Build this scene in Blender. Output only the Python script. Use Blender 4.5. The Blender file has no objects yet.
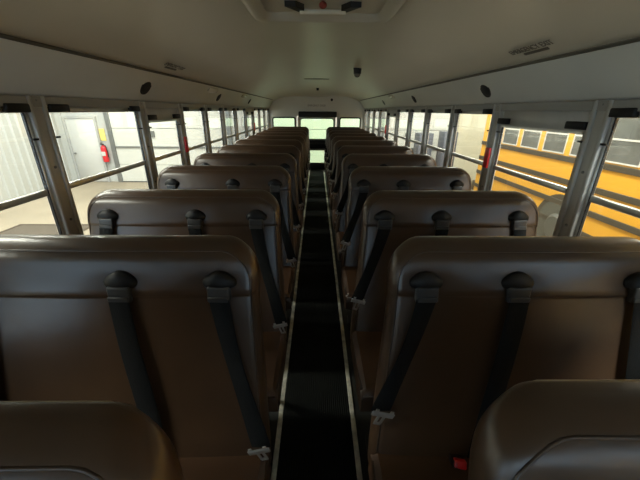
import bpy, bmesh, math, random
from mathutils import Vector, Matrix, Euler

random.seed(7)
C = bpy.context.scene.collection
PI = math.pi

# ------------------------------------------------------------------ camera
cam_d = bpy.data.cameras.new('camera')
cam = bpy.data.objects.new('camera', cam_d)
C.objects.link(cam)
cam_d.sensor_width = 36.0
cam_d.lens = 18.0
cam_d.clip_start = 0.02
cam_d.clip_end = 200
cam.location = (0.0, 0.0, 1.50)
_pitch = math.radians(22.1)
_yaw = math.radians(-0.72)
_roll = math.radians(0.45)
cam.matrix_world = (Matrix.Translation(cam.location)
                    @ Matrix.Rotation(_yaw, 4, 'Z')
                    @ Matrix.Rotation(PI / 2 - _pitch, 4, 'X')
                    @ Matrix.Rotation(_roll, 4, 'Z'))
bpy.context.scene.camera = cam

# ------------------------------------------------------------------ world, lights, exposure
w = bpy.data.worlds.new('World')
bpy.context.scene.world = w
w.use_nodes = True
w.node_tree.nodes['Background'].inputs[0].default_value = (0.55, 0.75, 1.0, 1)
w.node_tree.nodes['Background'].inputs[1].default_value = 3.5

vs = bpy.context.scene.view_settings
vs.view_transform = 'Standard'
vs.look = 'None'
vs.gamma = 1
vs.use_curve_mapping = False
vs.exposure = 0.0


def area(name, loc, sx, sy, power, col, rot=(0, 0, 0)):
    d = bpy.data.lights.new(name, 'AREA')
    d.shape = 'RECTANGLE'
    d.size = sx
    d.size_y = sy
    d.energy = power
    d.color = col
    o = bpy.data.objects.new(name, d)
    o.location = loc
    o.rotation_euler = rot
    C.objects.link(o)
    return o


WARM = (1.0, 0.98, 0.90)
area('shop_light', (-5.6, 8.2, 4.45), 5.0, 0.5, 640, WARM)
area('shop_light', (-5.6, 3.2, 4.45), 5.0, 0.5, 520, WARM)
area('shop_light', (-5.6, -1.5, 4.3), 5.0, 0.5, 680, WARM)
area('shop_light', (2.9, 8.9, 4.45), 4.0, 0.5, 620, WARM)
area('shop_light', (2.9, 3.2, 4.45), 0.6, 5.0, 560, WARM)
area('shop_light', (2.9, -2.2, 4.3), 0.6, 4.0, 660, WARM)
area('shop_light', (9.8, 6.0, 4.45), 4.0, 0.5, 300, WARM)

# ------------------------------------------------------------------ materials
MATS = {}


def mat(name, col, rough=0.5, metal=0.0, bump=0.0, bscale=50.0, var=0.0, vscale=3.0, spec=0.5,
        stretch=None, emit=None):
    if name in MATS:
        return MATS[name]
    m = bpy.data.materials.new(name)
    m.use_nodes = True
    nt = m.node_tree
    b = nt.nodes['Principled BSDF']
    b.inputs['Base Color'].default_value = (*col, 1)
    b.inputs['Roughness'].default_value = rough
    b.inputs['Metallic'].default_value = metal
    b.inputs['Specular IOR Level'].default_value = spec
    tc = nt.nodes.new('ShaderNodeTexCoord')
    mp = nt.nodes.new('ShaderNodeMapping')
    nt.links.new(tc.outputs['Object'], mp.inputs['Vector'])
    if stretch:
        mp.inputs['Scale'].default_value = stretch
    if bump:
        n = nt.nodes.new('ShaderNodeTexNoise')
        n.inputs['Scale'].default_value = bscale
        n.inputs['Detail'].default_value = 3
        nt.links.new(mp.outputs[0], n.inputs['Vector'])
        bp = nt.nodes.new('ShaderNodeBump')
        bp.inputs['Strength'].default_value = bump
        bp.inputs['Distance'].default_value = 0.01
        nt.links.new(n.outputs[0], bp.inputs['Height'])
        nt.links.new(bp.outputs[0], b.inputs['Normal'])
    if var:
        n2 = nt.nodes.new('ShaderNodeTexNoise')
        n2.inputs['Scale'].default_value = vscale
        n2.inputs['Detail'].default_value = 4
        nt.links.new(mp.outputs[0], n2.inputs['Vector'])
        r = nt.nodes.new('ShaderNodeValToRGB')
        r.color_ramp.elements[0].position = 0.3
        r.color_ramp.elements[1].position = 0.7
        r.color_ramp.elements[0].color = (*[c * (1 - var) for c in col], 1)
        r.color_ramp.elements[1].color = (*[min(1, c * (1 + var)) for c in col], 1)
        nt.links.new(n2.outputs[0], r.inputs[0])
        nt.links.new(r.outputs[0], b.inputs['Base Color'])
    if emit:
        b.inputs['Emission Color'].default_value = (*col, 1)
        b.inputs['Emission Strength'].default_value = emit
    MATS[name] = m
    return m


def glass_mat(name, tint, refl=1.0):
    m = bpy.data.materials.new(name)
    m.use_nodes = True
    nt = m.node_tree
    nt.nodes.remove(nt.nodes['Principled BSDF'])
    out = nt.nodes['Material Output']
    tr = nt.nodes.new('ShaderNodeBsdfTransparent')
    tr.inputs[0].default_value = (*tint, 1)
    gl = nt.nodes.new('ShaderNodeBsdfGlossy')
    gl.inputs['Roughness'].default_value = 0.02
    gl.inputs['Color'].default_value = (refl, refl, refl, 1)
    fr = nt.nodes.new('ShaderNodeFresnel')
    fr.inputs[0].default_value = 1.45
    geo = nt.nodes.new('ShaderNodeNewGeometry')
    # the same index seen from either face of the pane
    mr = nt.nodes.new('ShaderNodeMapRange')
    mr.inputs['To Min'].default_value = 1.45
    mr.inputs['To Max'].default_value = 1 / 1.45
    nt.links.new(geo.outputs['Backfacing'], mr.inputs['Value'])
    nt.links.new(mr.outputs[0], fr.inputs[0])
    mx = nt.nodes.new('ShaderNodeMixShader')
    nt.links.new(fr.outputs[0], mx.inputs[0])
    nt.links.new(tr.outputs[0], mx.inputs[1])
    nt.links.new(gl.outputs[0], mx.inputs[2])
    nt.links.new(mx.outputs[0], out.inputs['Surface'])
    return m


vinyl = mat('brown_vinyl', (0.060, 0.034, 0.019), 0.30, spec=0.62, bump=0.16, bscale=9, var=0.14, vscale=5)
vinyl_pipe = mat('vinyl_piping', (0.06, 0.040, 0.028), 0.32)
lit_edge_pipe = mat('lit_edge_piping', (0.44, 0.40, 0.32), 0.35)  # paleness imitates window light caught on the rear edge
cush_vinyl = mat('cushion_vinyl', (0.078, 0.040, 0.021), 0.42, bump=0.10, bscale=12, var=0.12, vscale=5)
black_plastic = mat('black_plastic', (0.008, 0.008, 0.009), 0.5, spec=0.35)
webbing_m = mat('black_webbing', (0.008, 0.009, 0.010), 0.85, spec=0.2, bump=0.3, bscale=400, stretch=(1, 1, 0.05))
chrome = mat('bright_metal', (0.62, 0.62, 0.62), 0.34, metal=0.7)
red_plastic = mat('red_plastic', (0.55, 0.02, 0.02), 0.35)
seat_frame_m = mat('seat_frame_paint', (0.02, 0.02, 0.02), 0.5)
ceil_m = mat('ceiling_paint', (0.50, 0.475, 0.40), 0.34, bump=0.03, bscale=4, var=0.03, vscale=2)
panel_m = mat('side_panel_paint', (0.62, 0.62, 0.56), 0.45, var=0.03)
seam_m = mat('seam_gap_shade', (0.09, 0.08, 0.06), 0.6)
wall_m = mat('lower_wall_paint', (0.33, 0.32, 0.29), 0.5, var=0.05)
pillar_m = mat('pillar_metal', (0.50, 0.49, 0.46), 0.36, metal=0.15, bump=0.04, bscale=60, stretch=(1, 1, 0.1), var=0.08, vscale=10)
alu = mat('window_aluminium', (0.60, 0.60, 0.58), 0.35, metal=0.8, var=0.06, vscale=20)
rubber = mat('black_rubber', (0.012, 0.012, 0.012), 0.7)
strip_m = mat('aisle_strip_aluminium', (0.70, 0.68, 0.58), 0.45, metal=0.3, var=0.35, vscale=18, bump=0.1, bscale=40)
glass_side = glass_mat('side_window_glass', (0.93, 0.95, 0.92))
glass_rear = glass_mat('rear_window_glass', (0.80, 0.92, 0.80))


def ribbed_floor():
    m = mat('ribbed_black_rubber', (0.008, 0.009, 0.008), 0.8, var=0.35, vscale=9, spec=0.15)
    nt = m.node_tree
    b = nt.nodes['Principled BSDF']
    tc = nt.nodes.new('ShaderNodeTexCoord')
    wv = nt.nodes.new('ShaderNodeTexWave')
    wv.bands_direction = 'X'
    wv.inputs['Scale'].default_value = 28
    bp = nt.nodes.new('ShaderNodeBump')
    bp.inputs['Strength'].default_value = 0.6
    bp.inputs['Distance'].default_value = 0.004
    nt.links.new(tc.outputs['Object'], wv.inputs['Vector'])
    nt.links.new(wv.outputs[0], bp.inputs['Height'])
    nt.links.new(bp.outputs[0], b.inputs['Normal'])
    return m


aisle_m = ribbed_floor()
floor_m = mat('bus_floor_rubber', (0.02, 0.021, 0.019), 0.55, var=0.25, vscale=6)

corr_m = mat('corrugated_white_steel', (0.47, 0.485, 0.475), 0.45, var=0.03, vscale=1)
door_white = mat('white_door_paint', (0.57, 0.58, 0.55), 0.5, var=0.03, vscale=1.5)
door_grey = mat('pale_grey_door_paint', (0.57, 0.58, 0.57), 0.45)
frame_grey = mat('door_frame_grey', (0.38, 0.39, 0.39), 0.45)
cream_m = mat('cream_wall_paint', (0.62, 0.60, 0.47), 0.6, var=0.05)
concrete = mat('warm_concrete', (0.29, 0.25, 0.19), 0.6, bump=0.08, bscale=8, var=0.12, vscale=0.8)
gceil_m = mat('garage_ceiling_white', (0.7, 0.7, 0.66), 0.7)
track_m = mat('galvanised_track', (0.20, 0.21, 0.21), 0.4, metal=0.5)
yellow = mat('school_bus_yellow', (0.62, 0.32, 0.030), 0.32, var=0.04, vscale=1)
rail_black = mat('rub_rail_paint', (0.055, 0.045, 0.03), 0.45)
bus_glass = mat('dark_bus_glass', (0.10, 0.105, 0.10), 0.16, spec=0.8, var=0.25, vscale=2.5)
white_frame = mat('white_sash_frame', (0.55, 0.55, 0.52), 0.4)
cab_m = mat('slate_cabinet_paint', (0.09, 0.10, 0.125), 0.45)
text_m = mat('faded_lettering', (0.12, 0.11, 0.09), 0.6)
sign_yellow = mat('sign_yellow', (0.80, 0.66, 0.20), 0.5)
pale_m = mat('pale_cream', (0.72, 0.70, 0.60), 0.25)  # pale cream for the hatch bar and the imitated glints
sticker_m = mat('label_sticker', (0.30, 0.29, 0.24), 0.5)


# ------------------------------------------------------------------ helpers
def link(name, me, m, parent=None, smooth=False):
    o = bpy.data.objects.new(name, me)
    C.objects.link(o)
    if m is not None:
        me.materials.append(m)
    if parent is not None:
        o.parent = parent
    if smooth:
        for p in me.polygons:
            p.use_smooth = True
    return o


def bm_obj(name, bm, m, parent=None, smooth=False, auto=None):
    bmesh.ops.recalc_face_normals(bm, faces=bm.faces[:])
    me = bpy.data.meshes.new(name)
    if auto is not None:
        for e in bm.edges:
            if len(e.link_faces) == 2 and e.calc_face_angle(0) > auto:
                e.smooth = False
        smooth = True
    bm.to_mesh(me)
    bm.free()
    return link(name, me, m, parent, smooth)


def add_box(bm, x0, x1, y0, y1, z0, z1, bev=0.0, seg=2):
    r = bmesh.ops.create_cube(bm, size=1.0)
    vv = r['verts']
    sc = Matrix.Diagonal((abs(x1 - x0), abs(y1 - y0), abs(z1 - z0), 1))
    bmesh.ops.transform(bm, matrix=Matrix.Translation(((x0 + x1) / 2, (y0 + y1) / 2, (z0 + z1) / 2)) @ sc, verts=vv)
    if bev > 0:
        ed = list({e for v in vv for e in v.link_edges})
        bmesh.ops.bevel(bm, geom=ed, offset=bev, segments=seg, affect='EDGES', profile=0.5)


def box(name, x0, x1, y0, y1, z0, z1, m, parent=None, bev=0.0, seg=2):
    bm = bmesh.new()
    add_box(bm, x0, x1, y0, y1, z0, z1, bev, seg)
    return bm_obj(name, bm, m, parent, auto=0.9 if bev else None)


def add_tube(bm, pts, r, n=8, caps=True, ry=None):
    pts = [Vector(p) for p in pts]
    rings = []
    for i, p in enumerate(pts):
        a = pts[max(0, i - 1)]
        b = pts[min(len(pts) - 1, i + 1)]
        t = (b - a).normalized()
        up = Vector((0, 1, 0)) if abs(t.y) < 0.9 else Vector((0, 0, 1))
        u = t.cross(up).normalized()
        v = t.cross(u).normalized()
        rr = ry if ry else r
        rings.append([bm.verts.new(p + u * (r * math.cos(2 * PI * k / n)) + v * (rr * math.sin(2 * PI * k / n))) for k in range(n)])
    for i in range(len(rings) - 1):
        for k in range(n):
            bm.faces.new((rings[i][k], rings[i][(k + 1) % n], rings[i + 1][(k + 1) % n], rings[i + 1][k]))
    if caps:
        bm.faces.new(rings[0])
        bm.faces.new(list(reversed(rings[-1])))


def tube(name, pts, r, m, parent=None, n=8):
    bm = bmesh.new()
    add_tube(bm, pts, r, n)
    return bm_obj(name, bm, m, parent, smooth=True)


def extrude_profile(name, prof, y0, y1, m, parent=None, thick=0.0, ny=1, smooth=False, zfun=None):
    """Sheet of the (x, z) profile swept along y, with an outer skin 'thick' away."""
    bm = bmesh.new()
    rows = []
    for j in range(ny + 1):
        y = y0 + (y1 - y0) * j / ny
        row = []
        for (x, z) in prof:
            dz = zfun(x, y) if zfun else 0
            row.append(bm.verts.new((x, y, z + dz)))
        rows.append(row)
    for j in range(ny):
        for i in range(len(prof) - 1):
            bm.faces.new((rows[j][i], rows[j][i + 1], rows[j + 1][i + 1], rows[j + 1][i]))
    o = bm_obj(name, bm, m, parent, smooth=smooth)
    if thick:
        md = o.modifiers.new('solid', 'SOLIDIFY')
        md.thickness = thick
        md.offset = 0
    return o


def struct(o, label=None):
    o['kind'] = 'structure'
    if label:
        o['label'] = label
    return o


def tag(o, label, cat, group=None):
    o['label'] = label
    o['category'] = cat
    if group:
        o['group'] = group
    return o


def empty(name, loc=(0, 0, 0), rot=(0, 0, 0)):
    o = bpy.data.objects.new(name, None)
    o.location = loc
    o.rotation_euler = rot
    o.empty_display_size = 0.1
    C.objects.link(o)
    return o


def copy_tree(o, parent=None):
    c = o.copy()
    C.objects.link(c)
    if parent is not None:
        c.parent = parent
    for ch in list(o.children):
        copy_tree(ch, c)
    return c


def text_mesh(name, s, size, m, mw, parent=None, extrude=0.0008, align='CENTER', squeeze=1.0):
    cu = bpy.data.curves.new('tmp_text', 'FONT')
    cu.body = s
    cu.size = size
    cu.extrude = extrude
    cu.align_x = align
    cu.align_y = 'CENTER'
    to = bpy.data.objects.new('tmp_text', cu)
    C.objects.link(to)
    bpy.context.view_layer.update()
    dg = bpy.context.evaluated_depsgraph_get()
    me = bpy.data.meshes.new_from_object(to.evaluated_get(dg))
    bpy.data.objects.remove(to)
    bpy.data.curves.remove(cu)
    me.transform(mw @ Matrix.Diagonal((squeeze, 1, 1, 1)))
    me.name = name
    me.materials.clear()
    return link(name, me, m, parent)


# ------------------------------------------------------------------ bus shell
Y_FRONT, Y_BACK = -2.3, 8.60
WX = 1.20            # inner face of the side walls
SILL, HEAD = 0.80, 1.50

# floor
fl = struct(box('floor', -WX - .05, WX + .05, Y_FRONT, Y_BACK + .05, -0.05, 0.0, floor_m), 'black rubber bus floor')
box('aisle_mat', -0.172, 0.182, Y_FRONT, Y_BACK, 0.0, 0.006, aisle_m, fl)
for k, (xa, xb) in enumerate(((-0.196, -0.172), (0.182, 0.206))):
    bm = bmesh.new()
    add_box(bm, xa, xb, Y_FRONT, Y_BACK - .02, 0.0, 0.011, 0.003, 1)
    st = bm_obj('trim_%d' % (k + 1), bm, strip_m)
    struct(st, 'worn aluminium strip edging the black aisle mat')

# pillars positions
_far = [3.71, 4.39, 5.08, 5.78, 6.48, 7.18, 7.88, 8.55]
PYS = {-1: [-1.86, -1.06, -0.22, 0.64, 1.49, 2.37, 3.03] + _far,
       1: [-1.86, -1.1, -0.25, 0.59, 1.43, 2.265, 2.99] + _far}
PW = 0.095


def side_wall(s, nm):
    bm = bmesh.new()
    xa, xb = sorted((s * WX, s * (WX + 0.06)))
    add_box(bm, xa, xb, Y_FRONT, Y_BACK, 0, SILL)
    # ledge under the windows
    xc, xd = sorted((s * (WX - 0.015), s * (WX + 0.06)))
    add_box(bm, xc, xd, Y_FRONT, Y_BACK, SILL - 0.04, SILL, 0.004, 1)
    xc, xd = sorted((s * (WX - 0.012), s * (WX + 0.06)))
    add_box(bm, xc, xd, Y_FRONT, Y_BACK, HEAD + 0.004, HEAD + 0.07)
    o = struct(bm_obj(nm, bm, wall_m))
    # angled panel over the windows
    pr = [(s * (WX - 0.010), 1.548), (s * (WX - 0.03), 1.558), (s * 1.11, 1.640), (s * 1.047, 1.708), (s * 1.04, 1.724)]
    p = extrude_profile('side_panel', pr, Y_FRONT, Y_BACK, panel_m, o, thick=0.006, smooth=True)
    b = bmesh.new()
    add_tube(b, [(s * 1.040, Y_FRONT, 1.720), (s * 1.040, Y_BACK, 1.720)], 0.008, 8)  # dark bead stands in for the gap and shadow along the seam
    bm_obj('seam_shade', b, seam_m, o, smooth=True)
    return o


wl = side_wall(-1, 'wall_left')
wr = side_wall(1, 'wall_right')


def add_pillar(s, y, parent):
    bm = bmesh.new()
    x0, x1 = s * (WX - 0.006), s * (WX + 0.026)
    xa, xb = sorted((x0, x1))
    add_box(bm, xa, xb, y - PW / 2, y + PW / 2, SILL, 1.56, 0.004, 1)
    # raised flanges each side, leaving a channel
    xf0, xf1 = sorted((s * (WX - 0.016), s * WX))
    add_box(bm, xf0, xf1, y - PW / 2, y - PW / 2 + 0.022, SILL, 1.555, 0.004, 1)
    add_box(bm, xf0, xf1, y + PW / 2 - 0.022, y + PW / 2, SILL, 1.555, 0.004, 1)
    o = bm_obj('pillar', bm, pillar_m, parent, auto=0.6)
    b2 = bmesh.new()
    for zz in (1.53, 1.25, 1.0, 0.84):
        bmesh.ops.create_uvsphere(b2, u_segments=8, v_segments=6, radius=0.007,
                                  matrix=Matrix.Translation((s * (WX - 0.007), y, zz)))
    bm_obj('rivet', b2, track_m, o, smooth=True)
    return o


wn = 0
EXIT_L = {5, 10}
EXIT_R = {4, 9}


def window(s, i, y0, y1):
    """Sash window between two pillars."""
    global wn
    wn += 1
    ex = i in (EXIT_L if s < 0 else EXIT_R)
    root = empty('window_%d' % wn, (s * WX, (y0 + y1) / 2, SILL))
    struct(root)
    h = (y1 - y0) / 2
    ztop = HEAD - SILL + 0.004
    if ex:
        ztop = ztop
    fw = 0.014 if not ex else 0.026
    xi, xo = s * 0.000, s * 0.024
    xa, xb = sorted((xi, xo))
    # outer frame
    bm = bmesh.new()
    add_box(bm, xa, xb, -h, -h + fw, 0, ztop, 0.003, 1)
    add_box(bm, xa, xb, h - fw, h, 0, ztop, 0.003, 1)
    add_box(bm, xa, xb, -h + fw, h - fw, 0, fw, 0.003, 1)
    tf = 0.030 if not ex else 0.112
    add_box(bm, xa, xb, -h + fw, h - fw, ztop - tf * .8, ztop, 0.003, 1)
    bm_obj('window_frame', bm, alu if not ex else pillar_m, root, auto=0.6)
    if ex:
        l0_, l1_ = sorted((-s * 0.004, s * 0.010))
        box('sash_edge', l0_, l1_, -h + fw, h - fw, ztop - tf * .8 - .008, ztop - tf * .8 + .004, alu, root)
    # rubber gasket line inside of the frame
    bm = bmesh.new()
    g0, g1 = sorted((s * 0.004, s * 0.016))
    for a in (-h + fw, h - fw - 0.005):
        add_box(bm, g0, g1, a, a + 0.005, fw, ztop - tf * .8)
    bm_obj('gasket', bm, rubber, root)
    # middle rail: bottom rail of the upper sash
    zr = 1.148 - SILL
    bm = bmesh.new()
    r0, r1 = sorted((s * 0.000, s * 0.022))
    add_box(bm, r0, r1, -h + fw + .008, h - fw - .008, zr - 0.014, zr + 0.014, 0.004, 1)
    bm_obj('sash_rail', bm, alu, root, auto=0.6)
    p0, p1 = sorted((s * 0.006, s * 0.010))
    box('pane', p0, p1, -h + fw + .008, h - fw - .008, zr + 0.014, ztop - tf * .8, glass_side, root)
    p0, p1 = sorted((s * 0.016, s * 0.020))
    box('pane', p0, p1, -h + fw + .008, h - fw - .008, fw, zr - 0.008, glass_side, root)
    # black latches at the two upper corners
    for a, b in ((-h + 0.006, -h + 0.125), (h - 0.115, h - 0.006)):
        l0, l1 = sorted((-s * 0.024, s * 0.004))
        lz = ztop - (0.078 if ex else 0.022)
        box('latch', l0, l1, a, b, lz, lz + 0.034, black_plastic, root, 0.004, 1)
    # small sash stop pins on the frame
    q0, q1 = sorted((-s * 0.014, s * 0.0))
    for a in (-h + 0.002, h - 0.030):
        box('stop_pin', q0, q1, a, a + 0.028, 0.572, 0.580, rubber, root)
    return root, ex


for s, wall in ((-1, wl), (1, wr)):
    PY = PYS[s]
    for y in PY:
        add_pillar(s, y, wall)
    for i in range(len(PY) - 1):
        y0, y1 = PY[i] + PW / 2, PY[i + 1] - PW / 2
        r, ex = window(s, i, y0, y1)
        if ex:
            yy = PY[i + 1] if s < 0 else PY[i + 1]
            # red release handle on the pillar behind the exit window
            x0, x1 = sorted((s * (WX - 0.030), s * (WX - 0.016)))
            b = bmesh.new()
            add_box(b, x0, x1, yy - 0.040, yy + 0.018, 1.135, 1.270, 0.004, 2)
            hd = bm_obj('release_handle', b, red_plastic, None, auto=0.6)
            nth = 'the nearer one' if i < 7 else 'the farther one'
            tag(hd, 'red exit window strip on a pillar, %s, %s' %
                ('garage-door side' if s < 0 else 'yellow-bus side', nth), 'release handle', 'red exit window release strips')

# ceiling
half = [(1.045, 1.720), (1.03, 1.736), (0.98, 1.770), (0.90, 1.812), (0.80, 1.848), (0.65, 1.878), (0.48, 1.900), (0.30, 1.915), (0.15, 1.922)]
prof = [(-x, z) for x, z in half] + [(0, 1.925)] + [(x, z) for x, z in reversed(half)]


def zdrop(x, y):
    k = max(0.0, (y - 7.7) / 0.9)
    return -(1.925 - 1.70) * 0.62 * k * k * max(0.0, 1 - abs(x) / 1.3)


ce = struct(extrude_profile('ceiling', prof, Y_FRONT, Y_BACK + .03, ceil_m, thick=0.006, ny=60, smooth=True, zfun=zdrop),
            'pale painted curved bus ceiling')
extrude_profile('roof_skin', [(-1.26, 1.55), (-1.24, 1.75), (-1.0, 1.92), (-.5, 2.0), (0, 2.02), (.5, 2.0), (1.0, 1.92), (1.24, 1.75), (1.26, 1.55)],
                Y_FRONT - .02, Y_BACK + .08, yellow, ce, thick=0.01, ny=1)

# exit notices on the ceiling
for s, yc in ((-1, 2.47), (1, 1.66)):
    # tilted plane tangent to the ceiling near |x| = .96
    p0 = Vector((s * 0.978, yc, 1.770))
    tx = Vector((0, -1, 0)) if s > 0 else Vector((0, 1, 0))      # reading direction
    upv = Vector((-s * 0.075, 0, 0.034)).normalized()             # up the ceiling, towards the middle
    upv = -upv if False else upv
    nz = tx.cross(upv).normalized()
    M = Matrix((( tx.x, upv.x, nz.x, p0.x), (tx.y, upv.y, nz.y, p0.y), (tx.z, upv.z, nz.z, p0.z), (0, 0, 0, 1)))
    off = M @ Matrix.Translation((0, 0.012, 0.010))
    text_mesh('exit_lettering', 'EMERGENCY EXIT', 0.044, text_m, off, ce, squeeze=0.86)
    bm = bmesh.new()
    add_box(bm, -0.085, 0.085, -0.030, -0.016, 0.005, 0.009)
    bmesh.ops.transform(bm, matrix=M, verts=bm.verts[:])
    bm_obj('faded_strip', bm, text_m, ce)

# rear wall with door and windows
def rounded_rect(cx, cz, hw, hh, r, n=6):
    pts = []
    for (sx, sz, a0) in ((1, 1, 0), (-1, 1, 90), (-1, -1, 180), (1, -1, 270)):
        for k in range(n + 1):
            a = math.radians(a0 + 90 * k / n)
            pts.append((cx + sx * (hw - r) + r * math.cos(a), cz + sz * (hh - r) + r * math.sin(a)))
    return pts


def plate_with_holes(name, outer, holes, y, thick, m, parent=None):
    """Flat plate in the xz plane with holes cut in it."""
    cu = bpy.data.curves.new('tmp_plate', 'CURVE')
    cu.dimensions = '2D'
    cu.fill_mode = 'BOTH'
    cu.extrude = thick / 2
    for loop in [outer] + holes:
        sp = cu.splines.new('POLY')
        sp.points.add(len(loop) - 1)
        for p, (x, z) in zip(sp.points, loop):
            p.co = (x, z, 0, 1)
        sp.use_cyclic_u = True
    to = bpy.data.objects.new('tmp_plate', cu)
    C.objects.link(to)
    bpy.context.view_layer.update()
    dg = bpy.context.evaluated_depsgraph_get()
    me = bpy.data.meshes.new_from_object(to.evaluated_get(dg))
    bpy.data.objects.remove(to)
    bpy.data.curves.remove(cu)
    me.transform(Matrix.Translation((0, y, 0)) @ Matrix.Rotation(PI / 2, 4, 'X'))
    me.materials.clear()
    me.name = name
    return link(name, me, m, parent)


def ring(name, cx, cz, hw, hh, r, w_, y, thick, m, parent):
    return plate_with_holes(name, rounded_rect(cx, cz, hw, hh, r), [rounded_rect(cx, cz, hw - w_, hh - w_, max(0.01, r - w_))], y, thick, m, parent)


YB = Y_BACK
outer = [(-1.24, 0), (1.24, 0), (1.24, 1.62), (1.06, 1.76), (0.8, 1.86), (.4, 1.91), (0, 1.93), (-.4, 1.91), (-.8, 1.86), (-1.06, 1.76), (-1.24, 1.62)]
door_hole = [(-0.50, 0.02), (0.50, 0.02), (0.50, 1.36), (-0.50, 1.36)]
side_l = rounded_rect(-0.82, 1.17, 0.275, 0.15, 0.05)
side_r = rounded_rect(0.84, 1.17, 0.255, 0.15, 0.05)
wb = struct(plate_with_holes('wall_back', outer, [door_hole, side_l, side_r], YB, 0.05, panel_m), 'pale rear wall around the emergency door')
for k, (cx, hw) in enumerate(((-0.82, 0.275), (0.84, 0.255))):
    wn += 1
    rt = struct(empty('window_%d' % wn, (cx, YB, 1.17)))
    ring('window_frame', 0, 0, hw + 0.02, 0.17, 0.06, 0.034, -0.03, 0.02, rubber, rt)
    box('pane', -hw, hw, 0.0, 0.005, -0.15, 0.15, glass_rear, rt)
# door
dr = struct(empty('door_1', (0.01, YB, 0)), 'rear emergency door with an upper and a lower window')
up_ = rounded_rect(0, 1.055, 0.415, 0.245, 0.07)
lo_ = rounded_rect(0, 0.375, 0.33, 0.165, 0.04)
plate_with_holes('door_panel', [(-0.49, 0.02), (0.47, 0.02), (0.47, 1.35), (-0.49, 1.35)], [up_, lo_], 0, 0.04, panel_m, dr)
ring('window_gasket', 0, 1.055, 0.435, 0.265, 0.08, 0.026, -0.024, 0.014, rubber, dr)
ring('window_gasket', 0, 0.375, 0.345, 0.18, 0.05, 0.022, -0.024, 0.014, rubber, dr)
box('pane', -0.415, 0.415, 0.0, 0.005, 0.81, 1.30, glass_rear, dr)
box('pane', -0.33, 0.33, 0.0, 0.005, 0.21, 0.54, glass_rear, dr)
box('door_pad', -0.43, 0.41, -0.045, -0.021, 0.575, 0.785, black_plastic, dr, 0.01, 2)
box('kick_plate', -0.44, 0.42, -0.035, -0.021, 0.03, 0.19, black_plastic, dr, 0.004, 1)
tube('door_handle', [(-0.30, -0.075, 0.70), (0.0, -0.085, 0.70), (0.28, -0.075, 0.70)], 0.012, black_plastic, dr)
# dark header pad above the door
hp = box('header_pad', -0.45, 0.50, YB - 0.10, YB - 0.026, 1.335, 1.465, rubber, None, 0.02, 3)
tag(hp, 'long black padded bar above the rear emergency door', 'header pad')
text_mesh('rear_lettering', 'EMERGENCY DOOR', 0.062, text_m,
          Matrix.Translation((0.0, YB - 0.028, 1.60)) @ Matrix.Rotation(PI / 2, 4, 'X'), wb, squeeze=0.8)
# round buzzer on the rear wall
b = bmesh.new()
bmesh.ops.create_cone(b, cap_ends=True, segments=20, radius1=0.032, radius2=0.026, depth=0.03,
                      matrix=Matrix.Translation((0.37, YB - 0.04, 1.735)) @ Matrix.Rotation(PI / 2, 4, 'X'))
tag(bm_obj('buzzer', b, black_plastic, None, auto=0.6), 'small round black buzzer high on the rear wall', 'buzzer')

# front of the bus (behind the camera): windshield opening
wf = struct(plate_with_holes('wall_front', outer, [[(-1.05, 0.95), (1.05, 0.95), (0.98, 1.66), (-0.98, 1.66)]], Y_FRONT, 0.05, panel_m),
            'front wall around the windshield')
wn += 1
wsr = struct(empty('window_%d' % wn, (0, Y_FRONT, 1.3)), 'windshield')
box('pane', -1.05, 1.05, -0.004, 0.004, -0.36, 0.37, glass_side, wsr)
box('mullion', -0.03, 0.03, -0.03, 0.03, -0.35, 0.36, panel_m, wsr)

# ------------------------------------------------------------------ ceiling fittings
# roof hatch
ht = empty('roof_hatch', (0.025, 1.455, 1.918))
tag(ht, 'square pale roof escape hatch set in the ceiling over the aisle', 'roof hatch')


def ring_z(name, hx, hy, hx2, hy2, z0, z1, r, m, parent):
    """Square ring with sloping inner side between (hx,hy) at z0 and (hx2,hy2) at z1."""
    bm = bmesh.new()

    def loop(a, b, z, rr):
        return [bm.verts.new((x, y, z)) for x, y in rounded_rect(0, 0, a, b, rr)]
    L = [loop(hx + .03, hy + .03, z0 + .018, r + .02), loop(hx + .012, hy + .012, z0, r + 0.01), loop(hx, hy, z0 - .002, r), loop(hx - .03, hy - .03, z0 - .001, r * .9),
         loop(hx2, hy2, z1, r * .6)]
    for a, b_ in zip(L, L[1:]):
        n = len(a)
        for k in range(n):
            bm.faces.new((a[k], a[(k + 1) % n], b_[(k + 1) % n], b_[k]))
    return bm_obj(name, bm, m, parent, smooth=True)


ring_z('hatch_frame', 0.30, 0.355, 0.235, 0.29, -0.030, 0.055, 0.06, ceil_m, ht)
box('hatch_lid', -0.25, 0.25, -0.30, 0.30, 0.045, 0.065, ceil_m, ht, 0.006, 2)
tube('pull_bar', [(-0.10, 0.215, -0.02), (0.10, 0.215, -0.02)], 0.011, pale_m, ht)
for s in (-1, 1):
    bm = bmesh.new()
    pts = [(s * 0.095, 0.24), (s * 0.16, 0.145), (s * 0.115, 0.145), (s * 0.08, 0.20)]
    lo = [bm.verts.new((x, y, -0.02)) for x, y in pts]
    hi = [bm.verts.new((x, y, 0.05)) for x, y in pts]
    bm.faces.new(lo)
    bm.faces.new(hi[::-1])
    for k in range(4):
        bm.faces.new((lo[k], lo[(k + 1) % 4], hi[(k + 1) % 4], hi[k]))
    bm_obj('latch_bracket', bm, black_plastic, ht)
b = bmesh.new()
bmesh.ops.create_uvsphere(b, u_segments=14, v_segments=10, radius=0.017, matrix=Matrix.Translation((0.0, 0.16, -0.010)) @ Matrix.Diagonal((1, 1, 0.8, 1)))
add_tube(b, [(0, 0.16, -0.01), (0, 0.16, 0.05)], 0.007, 8)
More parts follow.
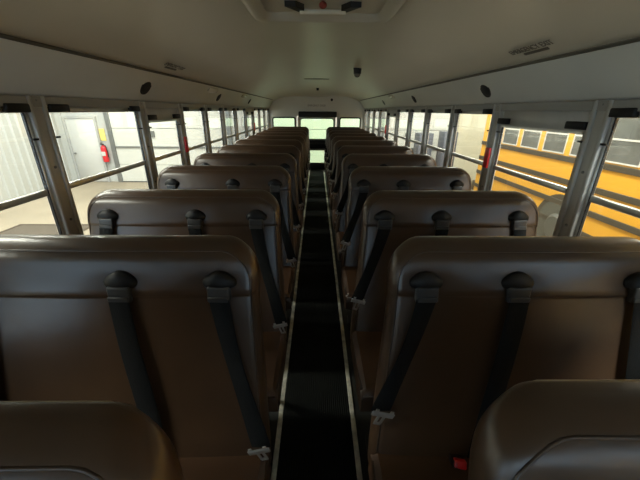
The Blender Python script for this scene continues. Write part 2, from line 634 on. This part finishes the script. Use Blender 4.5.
bm_obj('release_knob', b, mat('faded_red_knob', (0.22, 0.03, 0.02), 0.5), ht, smooth=True)

# camera dome on the ceiling
cd = empty('dome_camera', (0.42, 3.72, 1.906))
tag(cd, 'small black dome camera fixed to the ceiling beside the aisle line', 'camera')
b = bmesh.new()
bmesh.ops.create_cone(b, cap_ends=True, segments=24, radius1=0.038, radius2=0.044, depth=0.06, matrix=Matrix.Translation((0, 0, -0.026)))
bm_obj('housing', b, black_plastic, cd, auto=0.6)
b = bmesh.new()
bmesh.ops.create_uvsphere(b, u_segments=20, v_segments=12, radius=0.034, matrix=Matrix.Translation((0, 0, -0.056)))
bm_obj('dome', b, mat('smoked_dome', (0.10, 0.10, 0.09), 0.1), cd, smooth=True)

# ceiling notice over the aisle
lb = box('ceiling_sticker', -0.18, 0.18, 5.14, 5.26, 1.914, 1.9215, sticker_m, None)
tag(lb, 'faded notice strip stuck flat on the ceiling above the aisle', 'sticker')

b = bmesh.new()
bmesh.ops.create_cone(b, cap_ends=True, segments=18, radius1=0.022, radius2=0.030, depth=0.05, matrix=Matrix.Translation((0.02, 7.3, 1.90)))
tag(bm_obj('ceiling_button', b, black_plastic, None, auto=0.6), 'small round black button on the ceiling over the aisle, beyond the faded notice', 'button')

# speakers in the angled panels
def speaker(s, y, label):
    root = empty('speaker', (s * 1.112, y, 1.640))
    nrm = Vector((-s * 0.85, 0, -0.53)).normalized()
    q = nrm.to_track_quat('Z', 'Y')
    root.rotation_euler = q.to_euler()
    b = bmesh.new()
    bmesh.ops.create_cone(b, cap_ends=True, segments=32, radius1=0.066, radius2=0.060, depth=0.012)
    bm_obj('bezel', b, black_plastic, root, auto=0.6)
    b = bmesh.new()
    bmesh.ops.create_uvsphere(b, u_segments=24, v_segments=10, radius=0.052, matrix=Matrix.Translation((0, 0, 0.004)) @ Matrix.Diagonal((1, 1, 0.16, 1)))
    bm_obj('grille', b, rubber, root, smooth=True)
    tag(root, label, 'speaker', 'round black speakers over the windows')


for s, nm in ((-1, 'garage-door side'), (1, 'yellow-bus side')):
    for y, wh in ((2.32, 'first along from the hatch'), (4.0, 'middle one of that row'), (5.8, 'last one towards the rear')):
        speaker(s, y, 'round black speaker above the windows on the %s, %s' % (nm, wh))

# pale oblong strips added to imitate glints along the panel tops
for s, y, wh in ((-1, 3.62, 'above the garage-side windows, between two speakers'), (-1, 5.15, 'above the garage-side windows, beyond the middle speaker'),
                 (1, 4.95, 'above the yellow-bus-side windows, beyond the middle speaker')):
    rt = empty('glint_strip', (s * 1.075, y, 1.692))
    rt.rotation_euler = (0, s * math.radians(-52 + 90), 0)
    rt.rotation_euler = Vector((-s * 0.80, 0, -0.6)).to_track_quat('Z', 'Y').to_euler()
    b = bmesh.new()
    add_box(b, -0.15, 0.15, -0.03, 0.03, -0.004, 0.010, 0.004, 2)
    bm_obj('base', b, alu, rt, auto=0.6)
    b = bmesh.new()
    add_box(b, -0.14, 0.14, -0.024, 0.024, 0.006, 0.028, 0.010, 3)
    bm_obj('lens', b, pale_m, rt, auto=0.9)  # pale block imitating a glint on the panel
    tag(rt, 'oblong pale strip imitating a glint ' + wh, 'lamp')

# small screw caps on the panels
for x, y, z, lab in ((1.075, 1.15, 1.69, 'tiny dark screw cap on the angled panel near the closest yellow-bus window'),):
    b = bmesh.new()
    bmesh.ops.create_uvsphere(b, u_segments=12, v_segments=8, radius=0.008, matrix=Matrix.Translation((x, y, z)))
    tag(bm_obj('screw_cap', b, black_plastic, None, smooth=True), lab, 'screw cap')


# ------------------------------------------------------------------ bench seats
Z0B, ZT = 0.40, 1.135
TH = 0.082
ZS = 0.985


def yfront(z):
    if z < ZS:
        return 0.245 * (z - 0.46)
    return 0.245 * (ZS - 0.46) + 0.30 * (z - ZS) - 0.006 * min(1, (z - ZS) / 0.006)


def make_seat(s, x_in_bot, x_in_top, x_out, belts, aisle_end, buckles):
    """Seat facing -Y; origin on the floor under the cushion/back junction, x is the bus x."""
    root = empty('bench_seat')
    R = 0.105
    rt = 0.032

    def xin(z):
        t = max(0, min(1, (z - 0.45) / 0.5))
        return x_in_bot + (x_in_top - x_in_bot) * t

    def xshrink(z, R_=R):
        k = z - (ZT - R_)
        if k <= 0:
            return 0.0
        return R_ - math.sqrt(max(0, R_ * R_ - min(k, R_) ** 2))

    def tshrink(z, q=0.052):
        k = z - (ZT - q)
        if k <= 0:
            return 0.0
        return (q - math.sqrt(max(0, q * q - min(k, q) ** 2))) * (1.12 if q > 0.03 else 1.0)

    zs = [Z0B, 0.43, 0.47, 0.55, 0.65, 0.75, 0.85, 0.92, 0.96, ZS - 0.006, ZS - 0.001, ZS + 0.003, ZS + 0.008, 1.01]
    z1 = ZT - R
    for k in range(1, 19):
        a = (PI / 2) * k / 18
        zz = z1 + R * math.sin(a)
        if zz > zs[-1] + 0.0005:
            zs.append(zz)
    bm = bmesh.new()
    rings = []
    for z in zs:
        xs = xshrink(z)
        xa = xin(z) + xs * 1.0
        xb = x_out - xs
        ts = tshrink(z, 0.017)
        yf, yb = yfront(z) + tshrink(z), yfront(z) + TH - ts
        if z > ZS:
            yb = 0.245 * (z - 0.46) + TH + (0.03 * (z - ZS)) - ts
        cr = min(0.034, (yb - yf) * 0.48, (xb - xa) * 0.3)
        ringv = []
        # front side from inner to outer, then back
        nf = 14
        loop = []
        for k in range(5):
            a = PI + (PI / 2) * k / 4
            loop.append((xa + cr + cr * math.cos(a), yf + cr + cr * math.sin(a)))
        for k in range(1, nf):
            t = k / nf
            x = xa + cr + (xb - xa - 2 * cr) * t
            bul = 0.012 * math.sin(PI * t) ** 0.6 * min(1, max(0, (ZT - z) / 0.12))
            # dimples pulled in round the belt guides
            dim = 0
            for bx in belts:
                dd = (x - abs(bx)) ** 2 / 0.045 ** 2 + (z - 1.02) ** 2 / 0.03 ** 2
                dim += 0.010 * math.exp(-dd)
            loop.append((x, yf - bul + dim))
        for k in range(5):
            a = 1.5 * PI + (PI / 2) * k / 4
            loop.append((xb - cr + cr * math.cos(a), yf + cr + cr * math.sin(a)))
        for k in range(5):
            a = (PI / 2) * k / 4
            loop.append((xb - cr + cr * math.cos(a), yb - cr + cr * math.sin(a)))
        for k in range(1, nf):
            t = k / nf
            loop.append((xb - cr - (xb - xa - 2 * cr) * t, yb))
        for k in range(5):
            a = PI / 2 + (PI / 2) * k / 4
            loop.append((xa + cr + cr * math.cos(a), yb - cr + cr * math.sin(a)))
        rings.append([bm.verts.new((s * x, y, z)) for x, y in loop])
    for i in range(len(rings) - 1):
        m_ = len(rings[i])
        for k in range(m_):
            bm.faces.new((rings[i][k], rings[i][(k + 1) % m_], rings[i + 1][(k + 1) % m_], rings[i + 1][k]))
    bm.faces.new(rings[-1])
    bm.faces.new(list(reversed(rings[0])))
    back = bm_obj('backrest', bm, vinyl, root, auto=1.0)

    # piping round the front contour
    ins = 0.024
    pts = []
    for z in (0.47, 0.6, 0.75, 0.9, 0.978, 0.990, 1.0):
        pts.append((xin(z) + ins * .8, yfront(z) + 0.004, z))
    Rp = R - ins * .6
    zc = ZT - ins - Rp
    for k in range(0, 9):
        a = (PI / 2) * k / 8
        z = zc + Rp * math.sin(a)
        if z <= 1.0:
            continue
        pts.append((xin(z) + ins * .8 + Rp * (1 - math.cos(a)), yfront(z) + tshrink(z) + 0.001, z))
    top_in = pts[-1]
    right = []
    for (x, y, z) in pts:
        right.append((x_out - (x - xin(z)), y, z))
    allp = pts + [(top_in[0] + (right[-1][0] - top_in[0]) * t, top_in[1] - 0.010 * math.sin(PI * t) ** .6 * .2, top_in[2]) for t in (0.25, 0.5, 0.75)] + right[::-1]
    bm = bmesh.new()
    add_tube(bm, [(s * x, y, z) for x, y, z in allp], 0.0030, 7)
    bm_obj('piping', bm, vinyl_pipe, back, smooth=True)
    # piping along the rear top edge, its pale colour imitating caught light
    rp = []
    ci = 0.007
    for k in range(0, 9):
        a = (PI / 2) * k / 8
        z = ZT - ci - (R - ci) + (R - ci) * math.sin(a)
        yb = 0.245 * (z - 0.46) + TH + 0.03 * (z - ZS)
        rp.append((xin(z) + ci + (R - ci) * (1 - math.cos(a)), yb - 0.0050, z))
    rr = [(x_out - (x - xin(z)), y, z) for x, y, z in rp]
    bm = bmesh.new()
    add_tube(bm, [(s * x, y, z) for x, y, z in [(rp[-1][0] - 0.02, rp[-1][1] - .001, rp[-1][2] - 0.006)] + rp[-1:] + rr[-1:] + [(rr[-1][0] + 0.02, rr[-1][1] - .001, rr[-1][2] - 0.006)]], 0.0033, 7)
    bm_obj('edge_piping', bm, lit_edge_pipe, back, smooth=True)

    # cushion
    bm = bmesh.new()
    d0, d1 = -0.375, 0.03
    ny, nx = 10, 14
    xa, xb = x_in_bot + 0.004, x_out
    r_ = 0.04
    grid = []
    prof_ = []
    # profile in y/z : underside front, rounded nose, top, back
    prof_.append((d0 + 0.02, 0.345))
    prof_.append((d0, 0.360))
    prof_.append((d0 - 0.004, 0.40))
    for k in range(1, 6):
        a = PI - (PI / 2) * k / 5
        prof_.append((d0 + r_ + r_ * math.cos(a), 0.425 + r_ * math.sin(a)))
    for t in (0.2, 0.4, 0.6, 0.8, 1.0):
        prof_.append((d0 + r_ + (d1 - d0 - r_) * t, 0.465 + 0.008 * math.sin(PI * t)))
    prof_.append((d1, 0.345))
    for j in range(nx + 1):
        t = j / nx
        # ease ends for rounded sides
        e = 0.018
        x = xa + (xb - xa) * t
        row = []
        edge = 1.0 if (j == 0 or j == nx) else 0.0
        for (y, z) in prof_:
            zz = z - (0.022 if edge and z > 0.40 else 0)
            row.append(bm.verts.new((s * x, y, zz)))
        grid.append(row)
        if j == 0 or j == nx - 1:
            xe = x + 0.02 if j == 0 else xb - 0.02
            row2 = []
            for (y, z) in prof_:
                row2.append(bm.verts.new((s * xe, y, z)))
            if j == 0:
                grid.append(row2)
            else:
                # replace spacing: add before the last
                if xe > x:
                    grid.append(row2)
    m_ = len(prof_)
    for a, b_ in zip(grid, grid[1:]):
        for k in range(m_):
            bm.faces.new((a[k], a[(k + 1) % m_], b_[(k + 1) % m_], b_[k]))
    bm.faces.new(grid[0])
    bm.faces.new(list(reversed(grid[-1])))
    cu = bm_obj('cushion', bm, cush_vinyl, root, auto=0.7)
    bm = bmesh.new()
    add_tube(bm, [(s * (xa + 0.004), d0 + 0.03, 0.449), (s * (xa + 0.004), -0.10, 0.449), (s * (xa + .004), -0.01, 0.449)], 0.004, 6)
    add_tube(bm, [(s * (xa + .01), d0 + 0.003, 0.438), (s * (xb - .01), d0 + 0.003, 0.438)], 0.004, 6)
    bm_obj('piping', bm, vinyl_pipe, cu, smooth=True)

    # frame and legs
    bm = bmesh.new()
    for yy in (d0 + 0.05, 0.02):
        add_tube(bm, [(s * (xa + 0.03), yy, 0.330), (s * (x_out + .02), yy, 0.330)], 0.013, 8)
    for xx in (xa + 0.03, x_out - 0.03):
        add_tube(bm, [(s * xx, d0 + 0.05, 0.330), (s * xx, 0.02, 0.330)], 0.013, 8)
    bm_obj('seat_frame', bm, seat_frame_m, root, smooth=True)
    for yy in (-0.27, 0.0):
        bm = bmesh.new()
        xl = x_in_bot + 0.10
        add_tube(bm, [(s * (xl - .03), yy, 0.325), (s * xl, yy, 0.16), (s * xl, yy, 0.018)], 0.016, 8)
        add_box(bm, s * xl - 0.035, s * xl + 0.035, yy - 0.05, yy + 0.05, 0.0, 0.016, 0.003, 1)
        bm_obj('leg', bm, seat_frame_m, root, auto=0.7)

    # belts
    for bi, bx in enumerate(belts):
        zc = 1.028
        yy = yfront(zc)
        # guide: low black dome with a flat lower lip
        bm = bmesh.new()
        bmesh.ops.create_uvsphere(bm, u_segments=22, v_segments=14, radius=1.0)
        for v in bm.verts:
            x, y, z = v.co
            if z < -0.35:
                z = -0.35 - (abs(z) - 0.35) * 0.1
            if z > 0.2:
                x *= 1 - 0.35 * (z - 0.2)
            v.co = (x * 0.050, y * 0.024, z * 0.036)
        bmesh.ops.transform(bm, matrix=Matrix.Translation((s * bx, yy - 0.004, zc)), verts=bm.verts[:])
        gd = bm_obj('belt_guide', bm, black_plastic, root, smooth=True)
        bm = bmesh.new()
        add_box(bm, -0.033, 0.033, -0.017, 0.008, -0.056, -0.004, 0.007, 3)
        add_box(bm, -0.030, 0.030, -0.023, -0.016, -0.050, -0.034, 0.002, 1)
        bmesh.ops.transform(bm, matrix=Matrix.Translation((s * bx, yy - 0.014, zc)) @ Matrix.Rotation(-s * 0.03, 4, 'Y'), verts=bm.verts[:])
        bm_obj('adjuster', bm, mat('adjuster_plastic', (0.05, 0.05, 0.052), 0.35), gd, auto=0.7)
        # webbing
        if bi == 0:
            ex, ez = aisle_end
        elif bi == 1:
            ex, ez = bx - 0.085, 0.48
        else:
            ex, ez = bx + 0.025, 0.47
        bm = bmesh.new()
        N = 14
        prev = None
        first = None
        hw = 0.030
        for k in range(N + 1):
            t = k / N
            z = (zc - 0.04) + (ez - (zc - 0.04)) * t
            x = bx + (ex - bx) * t + 0.004 * math.sin(t * 5 + bi)
            y = yfront(min(z, ZS - .001)) - 0.024 - 0.008 * math.sin(PI * t)
            tw = 0.45 * math.sin(PI * min(1, t * 1.1)) * (1 if bi == 0 else -0.25)
            cx_, cy_ = math.cos(tw) * hw, math.sin(tw) * hw * 0.5
            q = [bm.verts.new((s * (x + a * cx_), y + b_ + a * cy_, z)) for a, b_ in ((-1, 0), (-0.9, -0.0025), (0.9, -0.0025), (1, 0), (0.9, 0.0015), (-0.9, 0.0015))]
            if prev:
                for m2 in range(6):
                    bm.faces.new((prev[m2], prev[(m2 + 1) % 6], q[(m2 + 1) % 6], q[m2]))
            else:
                first = q
            prev = q
        bm.faces.new(first)
        bm.faces.new(prev[::-1])
        wbg = bm_obj('belt_webbing', bm, webbing_m, root, auto=0.8)
        if bi == 0:
            y = yfront(ez) - 0.034
            bm = bmesh.new()
            add_box(bm, -0.036, 0.036, -0.003, 0.003, -0.012, 0.012, 0.003, 1)
            add_box(bm, -0.028, -0.018, -0.002, 0.002, 0.008, 0.022)
            add_box(bm, 0.018, 0.028, -0.002, 0.002, 0.008, 0.022)
            add_box(bm, -0.012, -0.005, -0.002, 0.002, -0.050, -0.010)
            add_box(bm, 0.005, 0.012, -0.002, 0.002, -0.050, -0.010)
            add_box(bm, -0.012, 0.012, -0.002, 0.002, -0.058, -0.046, 0.001, 1)
            bmesh.ops.transform(bm, matrix=Matrix.Translation((s * ex, y - 0.006, ez)) @ Matrix.Rotation(s * 0.25, 4, 'Y') @ Matrix.Rotation(0.2, 4, 'X'), verts=bm.verts[:])
            bm_obj('latch_plate', bm, chrome, wbg)
    for bx in buckles:
        bm = bmesh.new()
        add_box(bm, -0.022, 0.022, -0.062, 0.0, -0.010, 0.012, 0.006, 2)
        add_box(bm, -0.017, 0.017, 0.0, 0.06, -0.004, 0.004)
        M = Matrix.Translation((s * bx, -0.030, 0.490)) @ Matrix.Rotation(-s * 0.25, 4, 'Z') @ Matrix.Rotation(-0.65, 4, 'X')
        bmesh.ops.transform(bm, matrix=M, verts=bm.verts[:])
        bk = bm_obj('buckle', bm, black_plastic, root, auto=0.7)
        bm = bmesh.new()
        add_box(bm, -0.017, 0.017, -0.068, -0.042, -0.006, 0.0165, 0.004, 2)
        bmesh.ops.transform(bm, matrix=M, verts=bm.verts[:])
        bm_obj('release_button', bm, red_plastic, bk, auto=0.7)
    # wall bracket
    return root


seatL = make_seat(-1, 0.150, 0.176, 1.10, (0.284, 0.572, 0.985), (0.175, 0.520), ())
seatR = make_seat(1, 0.178, 0.224, 1.085, (0.326, 0.598, 0.968), (0.205, 0.640), (0.44,))
TOPS = [0.33, 0.95, 1.573, 2.30, 3.00, 3.72, 4.44, 5.16, 5.88, 6.60, 7.32, 8.02]
ordn = ['closest to the camera, only its top edge in view', 'second row from the camera, seen almost whole', 'third row from the camera',
        'fourth row from the camera', 'fifth row from the camera', 'sixth row from the camera',
        'sixth row from the rear wall', 'fifth row from the rear wall', 'fourth row from the rear wall', 'third row from the rear wall',
        'second row from the rear wall', 'last row against the rear wall']
for side, proto in (('garage-door side', seatL), ('yellow-bus side', seatR)):
    for i, d in enumerate(TOPS):
        o = proto if i == 0 else copy_tree(proto)
        o.location = (0, d - 0.252 + (0.035 if i == 0 and side[0] == 'y' else 0), 0)
        tag(o, 'brown vinyl bench seat, %s, %s' % (side, ordn[i]), 'bench seat', 'brown vinyl bench seats in two rows')

# ------------------------------------------------------------------ garage outside
GZ = -0.95
GX0, GX1, GY0, GY1, GZT = -8.8, 14.0, -7.0, 11.6, 4.6
gf = struct(box('garage_floor', GX0 - .1, GX1 + .1, GY0 - 6, GY1 + .1, GZ - .05, GZ, concrete), 'warm concrete garage floor')
struct(box('garage_ceiling', GX0 - .1, GX1 + .1, GY0, GY1 + .1, GZT, GZT + .1, gceil_m))
struct(box('garage_wall_right', GX1, GX1 + .1, GY0, GY1, GZ, GZT, corr_m))


def corrugated(name, p0, p1, z0, z1, m, pitch=0.26, depth=0.05, inward=(1, 0)):
    p0, p1 = Vector(p0), Vector(p1)
    L = (p1 - p0).length
    d = (p1 - p0).normalized()
    inn = Vector(inward)
    pts = []
    t = 0.0
    while t < L:
        for f, h in ((0.0, 0), (0.62, 0), (0.70, 1), (0.92, 1)):
            if t + f * pitch <= L:
                q = p0 + d * (t + f * pitch) + inn * (h * depth)
                pts.append(q)
        t += pitch
    pts.append(p1)
    bm = bmesh.new()
    lo = [bm.verts.new((q.x, q.y, z0)) for q in pts]
    hi = [bm.verts.new((q.x, q.y, z1)) for q in pts]
    for k in range(len(pts) - 1):
        bm.faces.new((lo[k], lo[k + 1], hi[k + 1], hi[k]))
    back = inn * -0.06
    a = [bm.verts.new((p0.x + back.x, p0.y + back.y, z)) for z in (z0, z1)]
    c = [bm.verts.new((p1.x + back.x, p1.y + back.y, z)) for z in (z0, z1)]
    bm.faces.new((a[0], c[0], c[1], a[1]))
    return bm_obj(name, bm, m)


struct(corrugated('garage_wall_left', (GX0, GY0), (GX0, GY1), GZ, GZT, corr_m), 'white corrugated steel garage wall')
gb = struct(box('garage_wall_back', GX0, GX1, GY1, GY1 + .12, GZ, GZT, corr_m), 'white back wall of the garage')
# corrugated cladding left of the personnel door on the back wall
cl = corrugated('wall_cladding', (GX0, GY1 - .005), (-8.56, GY1 - .005), GZ, GZT, corr_m, inward=(0, -1))
struct(cl)
# cream painted stretch
struct(box('garage_trim_1', 4.85, GX1, GY1 - 0.03, GY1, GZ, GZT, cream_m), 'cream painted stretch of the garage back wall')

# personnel door
DX0, DX1 = -8.46, -7.50
d2 = struct(empty('door_2', ((DX0 + DX1) / 2, GY1 - 0.02, GZ)), 'pale grey personnel door in the garage wall')
hwd = (DX1 - DX0) / 2
bm = bmesh.new()
add_box(bm, -hwd - .07, -hwd, -0.06, 0.02, 0, 2.20, .004, 1)
add_box(bm, hwd, hwd + .07, -0.06, 0.02, 0, 2.20, .004, 1)
add_box(bm, -hwd, hwd, -0.06, 0.02, 2.12, 2.20, .004, 1)
bm_obj('door_frame', bm, frame_grey, d2)
box('door_leaf', -hwd + .005, hwd - .005, -0.035, 0.01, 0.01, 2.115, door_grey, d2, .004, 1)
bm = bmesh.new()
bmesh.ops.create_uvsphere(bm, u_segments=12, v_segments=8, radius=0.035, matrix=Matrix.Translation((-hwd + 0.09, -0.09, 1.0)))
add_tube(bm, [(-hwd + 0.09, -0.03, 1.0), (-hwd + 0.09, -0.09, 1.0)], 0.015, 8)
bm_obj('door_handle', bm, track_m, d2, smooth=True)

# extinguisher with a yellow marker above
fe = empty('fire_extinguisher', (-7.33, GY1 - 0.13, 0.10))
tag(fe, 'red fire extinguisher hung on the garage wall beside the pale grey door', 'fire extinguisher')
bm = bmesh.new()
prof_e = [(0.0, -0.33), (0.085, -0.33), (0.095, -0.31), (0.095, 0.12), (0.085, 0.17), (0.05, 0.205), (0.028, 0.22), (0.028, 0.25), (0.0, 0.25)]
rings = []
for r, z in prof_e:
    if r == 0:
        rings.append([bm.verts.new((0, 0, z))])
    else:
        rings.append([bm.verts.new((r * math.cos(2 * PI * k / 20), r * math.sin(2 * PI * k / 20), z)) for k in range(20)])
for a, b_ in zip(rings, rings[1:]):
    for k in range(20):
        if len(a) == 1:
            bm.faces.new((a[0], b_[k], b_[(k + 1) % 20]))
        elif len(b_) == 1:
            bm.faces.new((a[k], a[(k + 1) % 20], b_[0]))
        else:
            bm.faces.new((a[k], a[(k + 1) % 20], b_[(k + 1) % 20], b_[k]))
bm_obj('cylinder_body', bm, mat('extinguisher_red', (0.62, 0.03, 0.04), 0.3), fe, auto=0.7)
bm = bmesh.new()
for k in range(11):
    pass
add_box(bm, -0.068, 0.068, -0.099, -0.070, -0.12, 0.02, 0.004, 1)
bm_obj('label_plate', bm, white_frame, fe)
bm = bmesh.new()
add_box(bm, -0.02, 0.02, -0.11, 0.03, 0.25, 0.275, 0.004, 1)
add_box(bm, -0.02, 0.02, -0.12, 0.02, 0.295, 0.312, 0.004, 1)
bm_obj('handle', bm, black_plastic, fe)
tube('hose', [(0.02, -0.03, 0.25), (0.10, -0.04, 0.22), (0.125, -0.03, 0.05), (0.115, -0.03, -0.15)], 0.012, black_plastic, fe)
ys = box('wall_sign', -7.42, -7.24, GY1 - 0.03, GY1 - 0.012, 0.47, 0.86, sign_yellow)
tag(ys, 'pale yellow marker sign fixed above the red fire extinguisher', 'sign')
yp = box('wall_sign', GX0 + .051, GX0 + .07, 7.35, 7.80, -0.35, 0.30, sign_yellow)
tag(yp, 'yellow sign low on the white corrugated side wall', 'sign')


# overhead doors
def overhead(n, x0, x1, zt, label):
    r = struct(empty('door_%d' % n, ((x0 + x1) / 2, GY1 - 0.02, GZ)), label)
    h = (x1 - x0) / 2
    bm = bmesh.new()
    k = 0
    z = 0.0
    ph = 0.61
    while z + ph <= zt + .01:
        add_box(bm, -h, h, -0.05, 0.0, z + 0.006, z + ph - 0.006, 0.008, 1)
        for rz in (0.15, 0.30, 0.45):
            add_box(bm, -h, h, -0.052, -0.045, z + rz - .006, z + rz + .006, 0.002, 1)
        z += ph
    bm_obj('door_sections', bm, door_white, r)
    bm = bmesh.new()
    for s in (-1, 1):
        add_box(bm, s * (h + 0.07) - 0.07, s * (h + 0.07) + 0.07, -0.10, 0.0, 0, zt + .3, .006, 1)
    bm_obj('door_track', bm, track_m, r)
    box('bottom_seal', -h, h, -0.06, 0.0, 0, 0.03, rubber, r)
    box('stiffener_bar', -h, h, -0.09, -0.045, 1.195, 1.245, track_m, r)
    box('lock_handle', -h * .3 - .06, -h * .3 + .06, -0.10, -0.05, 1.55, 1.75, track_m, r)
    return r


overhead(3, -6.95, -3.05, 4.27, 'white sectional overhead door behind the garage-side windows')
overhead(4, -2.3, 1.6, 4.27, 'white sectional overhead door behind the rear of the bus')
overhead(5, 2.3, 4.60, 4.27, 'white sectional overhead door behind the yellow-bus-side windows')

# floor drain grate
dg_ = empty('floor_grate', (-5.85, 6.5, GZ))
tag(dg_, 'dark rectangular drain grate set in the tan garage floor', 'drain grate')
bm = bmesh.new()
add_box(bm, -0.85, 0.85, -0.42, -0.36, 0.0, 0.012)
add_box(bm, -0.85, 0.85, 0.36, 0.42, 0.0, 0.012)
add_box(bm, -0.85, -0.79, -0.36, 0.36, 0.0, 0.012)
add_box(bm, 0.79, 0.85, -0.36, 0.36, 0.0, 0.012)
bm_obj('frame', bm, mat('rusty_frame', (0.07, 0.05, 0.035), 0.7), dg_)
bm = bmesh.new()
for k in range(26):
    x = -0.78 + 1.56 * (k + .5) / 26
    add_box(bm, x - .02, x + .02, -0.36, 0.36, 0.0, 0.008)
bm_obj('grating', bm, mat('grate_steel', (0.12, 0.10, 0.08), 0.6), dg_)

# slate cabinets by the back wall
def cabinet(x, y, w_, h_, label):
    r = empty('storage_cabinet', (x, y, GZ))
    box('body', -w_ / 2, w_ / 2, -0.25, 0.25, 0.06, h_, cab_m, r, 0.01, 2)
    box('plinth', -w_ / 2 + .02, w_ / 2 - .02, -0.22, 0.24, 0, 0.07, rubber, r)
    for s in (-1, 1):
        dd = box('door', min(s * .006, s * (w_ / 2 - .01)), max(s * .006, s * (w_ / 2 - .01)), -0.268, -0.245, 0.10, h_ - .03, cab_m, r, .004, 1)
        box('handle', s * 0.05 - .01, s * 0.05 + .01, -0.295, -0.26, h_ * .5, h_ * .5 + .14, chrome, dd, .003, 1)
    tag(r, label, 'cabinet', None)


cabinet(3.50, 10.9, 0.46, 1.78, 'narrower slate grey storage cabinet standing before the white overhead door')
cabinet(4.17, 10.6, 0.42, 1.85, 'wider slate grey storage cabinet standing beside the cream wall')


# ------------------------------------------------------------------ yellow school bus alongside
BX = 4.35
sb = empty('school_bus', (BX + 1.2, 2.0, GZ))
tag(sb, 'yellow school bus parked alongside with dark windows and black rub rails', 'bus')
YB0, YB1 = -7.4, 6.75     # local y extents (world -5.4 .. 8.35)
bm = bmesh.new()
zb = 0.42
side_prof = [(-1.2, zb), (-1.2, 2.55), (-1.17, 2.72), (-1.02, 2.90), (-0.6, 3.02), (0, 3.06), (0.6, 3.02), (1.02, 2.90), (1.17, 2.72), (1.2, 2.55), (1.2, zb)]
rows = []
for y, ins in ((YB0, 0.04), (YB0 + .05, 0), (YB1 - .05, 0), (YB1, 0.04)):
    rows.append([bm.verts.new((x * (1 - ins / 1.2), y, z - (ins if z > 2.5 else 0))) for x, z in side_prof])
for a, b_ in zip(rows, rows[1:]):
    n_ = len(a)
    for k in range(n_):
        bm.faces.new((a[k], a[(k + 1) % n_], b_[(k + 1) % n_], b_[k]))
bm.faces.new(rows[0])
bm.faces.new(rows[-1][::-1])
bm_obj('bus_body', bm, yellow, sb, auto=0.5)
# rub rails: ridged black bars at window line, seat line, floor line and skirt
for zc_ in (0.600, 0.955, 1.325, 1.695):   # world z = zc_-0.95
    for s in (-1, 1):
        bm = bmesh.new()
        x0, x1 = sorted((s * 1.20, s * 1.222))
        add_box(bm, x0, x1, YB0 + .1, YB1 - .05, zc_ - 0.046, zc_ + 0.046, 0.008, 2)
        xx0, xx1 = sorted((s * 1.20, s * 1.208))
        add_box(bm, xx0, xx1, YB0 + .1, YB1 - .05, zc_ - 0.04, zc_ + 0.04)
        bm_obj('rub_rail', bm, rail_black, sb)
# passenger windows
k = 0
y = YB1 - 0.25
while y - 0.64 > YB0 + 0.8:
    for s in (-1, 1):
        yc = y - 0.32
        W_, zA, zB = 0.288, 1.76, 2.46
        bm = bmesh.new()
        x0, x1 = sorted((s * 1.19, s * 1.212))
        t_ = 0.022
        add_box(bm, x0, x1, yc - W_, yc - W_ + .014, zA, zB)
        add_box(bm, x0, x1, yc + W_ - .014, yc + W_, zA, zB)
        add_box(bm, x0, x1, yc - W_ + t_, yc + W_ - t_, zA, zA + t_)
        add_box(bm, x0, x1, yc - W_ + t_, yc + W_ - t_, zB - t_, zB)
        add_box(bm, x0, x1, yc - W_ + t_, yc + W_ - t_, 2.09 - .012, 2.09 + .012)
        f_ = bm_obj('bus_window', bm, white_frame, sb)
        x0, x1 = sorted((s * 1.195, s * 1.204))
        box('pane', x0, x1, yc - W_ + t_, yc + W_ - t_, zA + t_, zB - t_, bus_glass, f_)
    y -= 0.715
# skirt orange reflector and wheels
for yy in (YB1 - 3.3, YB0 + 2.0):
    for s in (-1, 1):
        bm = bmesh.new()
        bmesh.ops.create_cone(bm, cap_ends=True, segments=32, radius1=0.50, radius2=0.50, depth=0.28,
                              matrix=Matrix.Translation((s * 1.08, yy, 0.50)) @ Matrix.Rotation(PI / 2, 4, 'Y'))
        wo = bm_obj('wheel', bm, mat('dusty_tyre', (0.085, 0.085, 0.07), 0.7), sb, auto=0.6)
        bm = bmesh.new()
        bmesh.ops.create_cone(bm, cap_ends=True, segments=40, radius1=0.60, radius2=0.60, depth=0.012, matrix=Matrix.Translation((s * 1.203, yy, 0.50)) @ Matrix.Rotation(PI / 2, 4, 'Y'))
        bm_obj('wheel_arch', bm, rail_black, sb)
        bm = bmesh.new()
        bmesh.ops.create_cone(bm, cap_ends=True, segments=24, radius1=0.27, radius2=0.20, depth=0.05,
                              matrix=Matrix.Translation((s * 1.235, yy, 0.50)) @ Matrix.Rotation(s * PI / 2, 4, 'Y'))
        bm_obj('hub', bm, mat('wheel_grey', (0.08, 0.08, 0.068), 0.5), wo, auto=0.6)
box('rear_bumper', -1.2, 1.2, YB1 - .02, YB1 + .12, 0.42, 0.68, rail_black, sb, 0.02, 2)
for s in (-1, 1):
    bm = bmesh.new()
    bmesh.ops.create_cone(bm, cap_ends=True, segments=20, radius1=0.09, radius2=0.08, depth=0.04,
                          matrix=Matrix.Translation((s * 0.95, YB1 + 0.01, 1.2)) @ Matrix.Rotation(PI / 2, 4, 'X'))
    bm_obj('tail_lamp', bm, red_plastic, sb, auto=0.6)
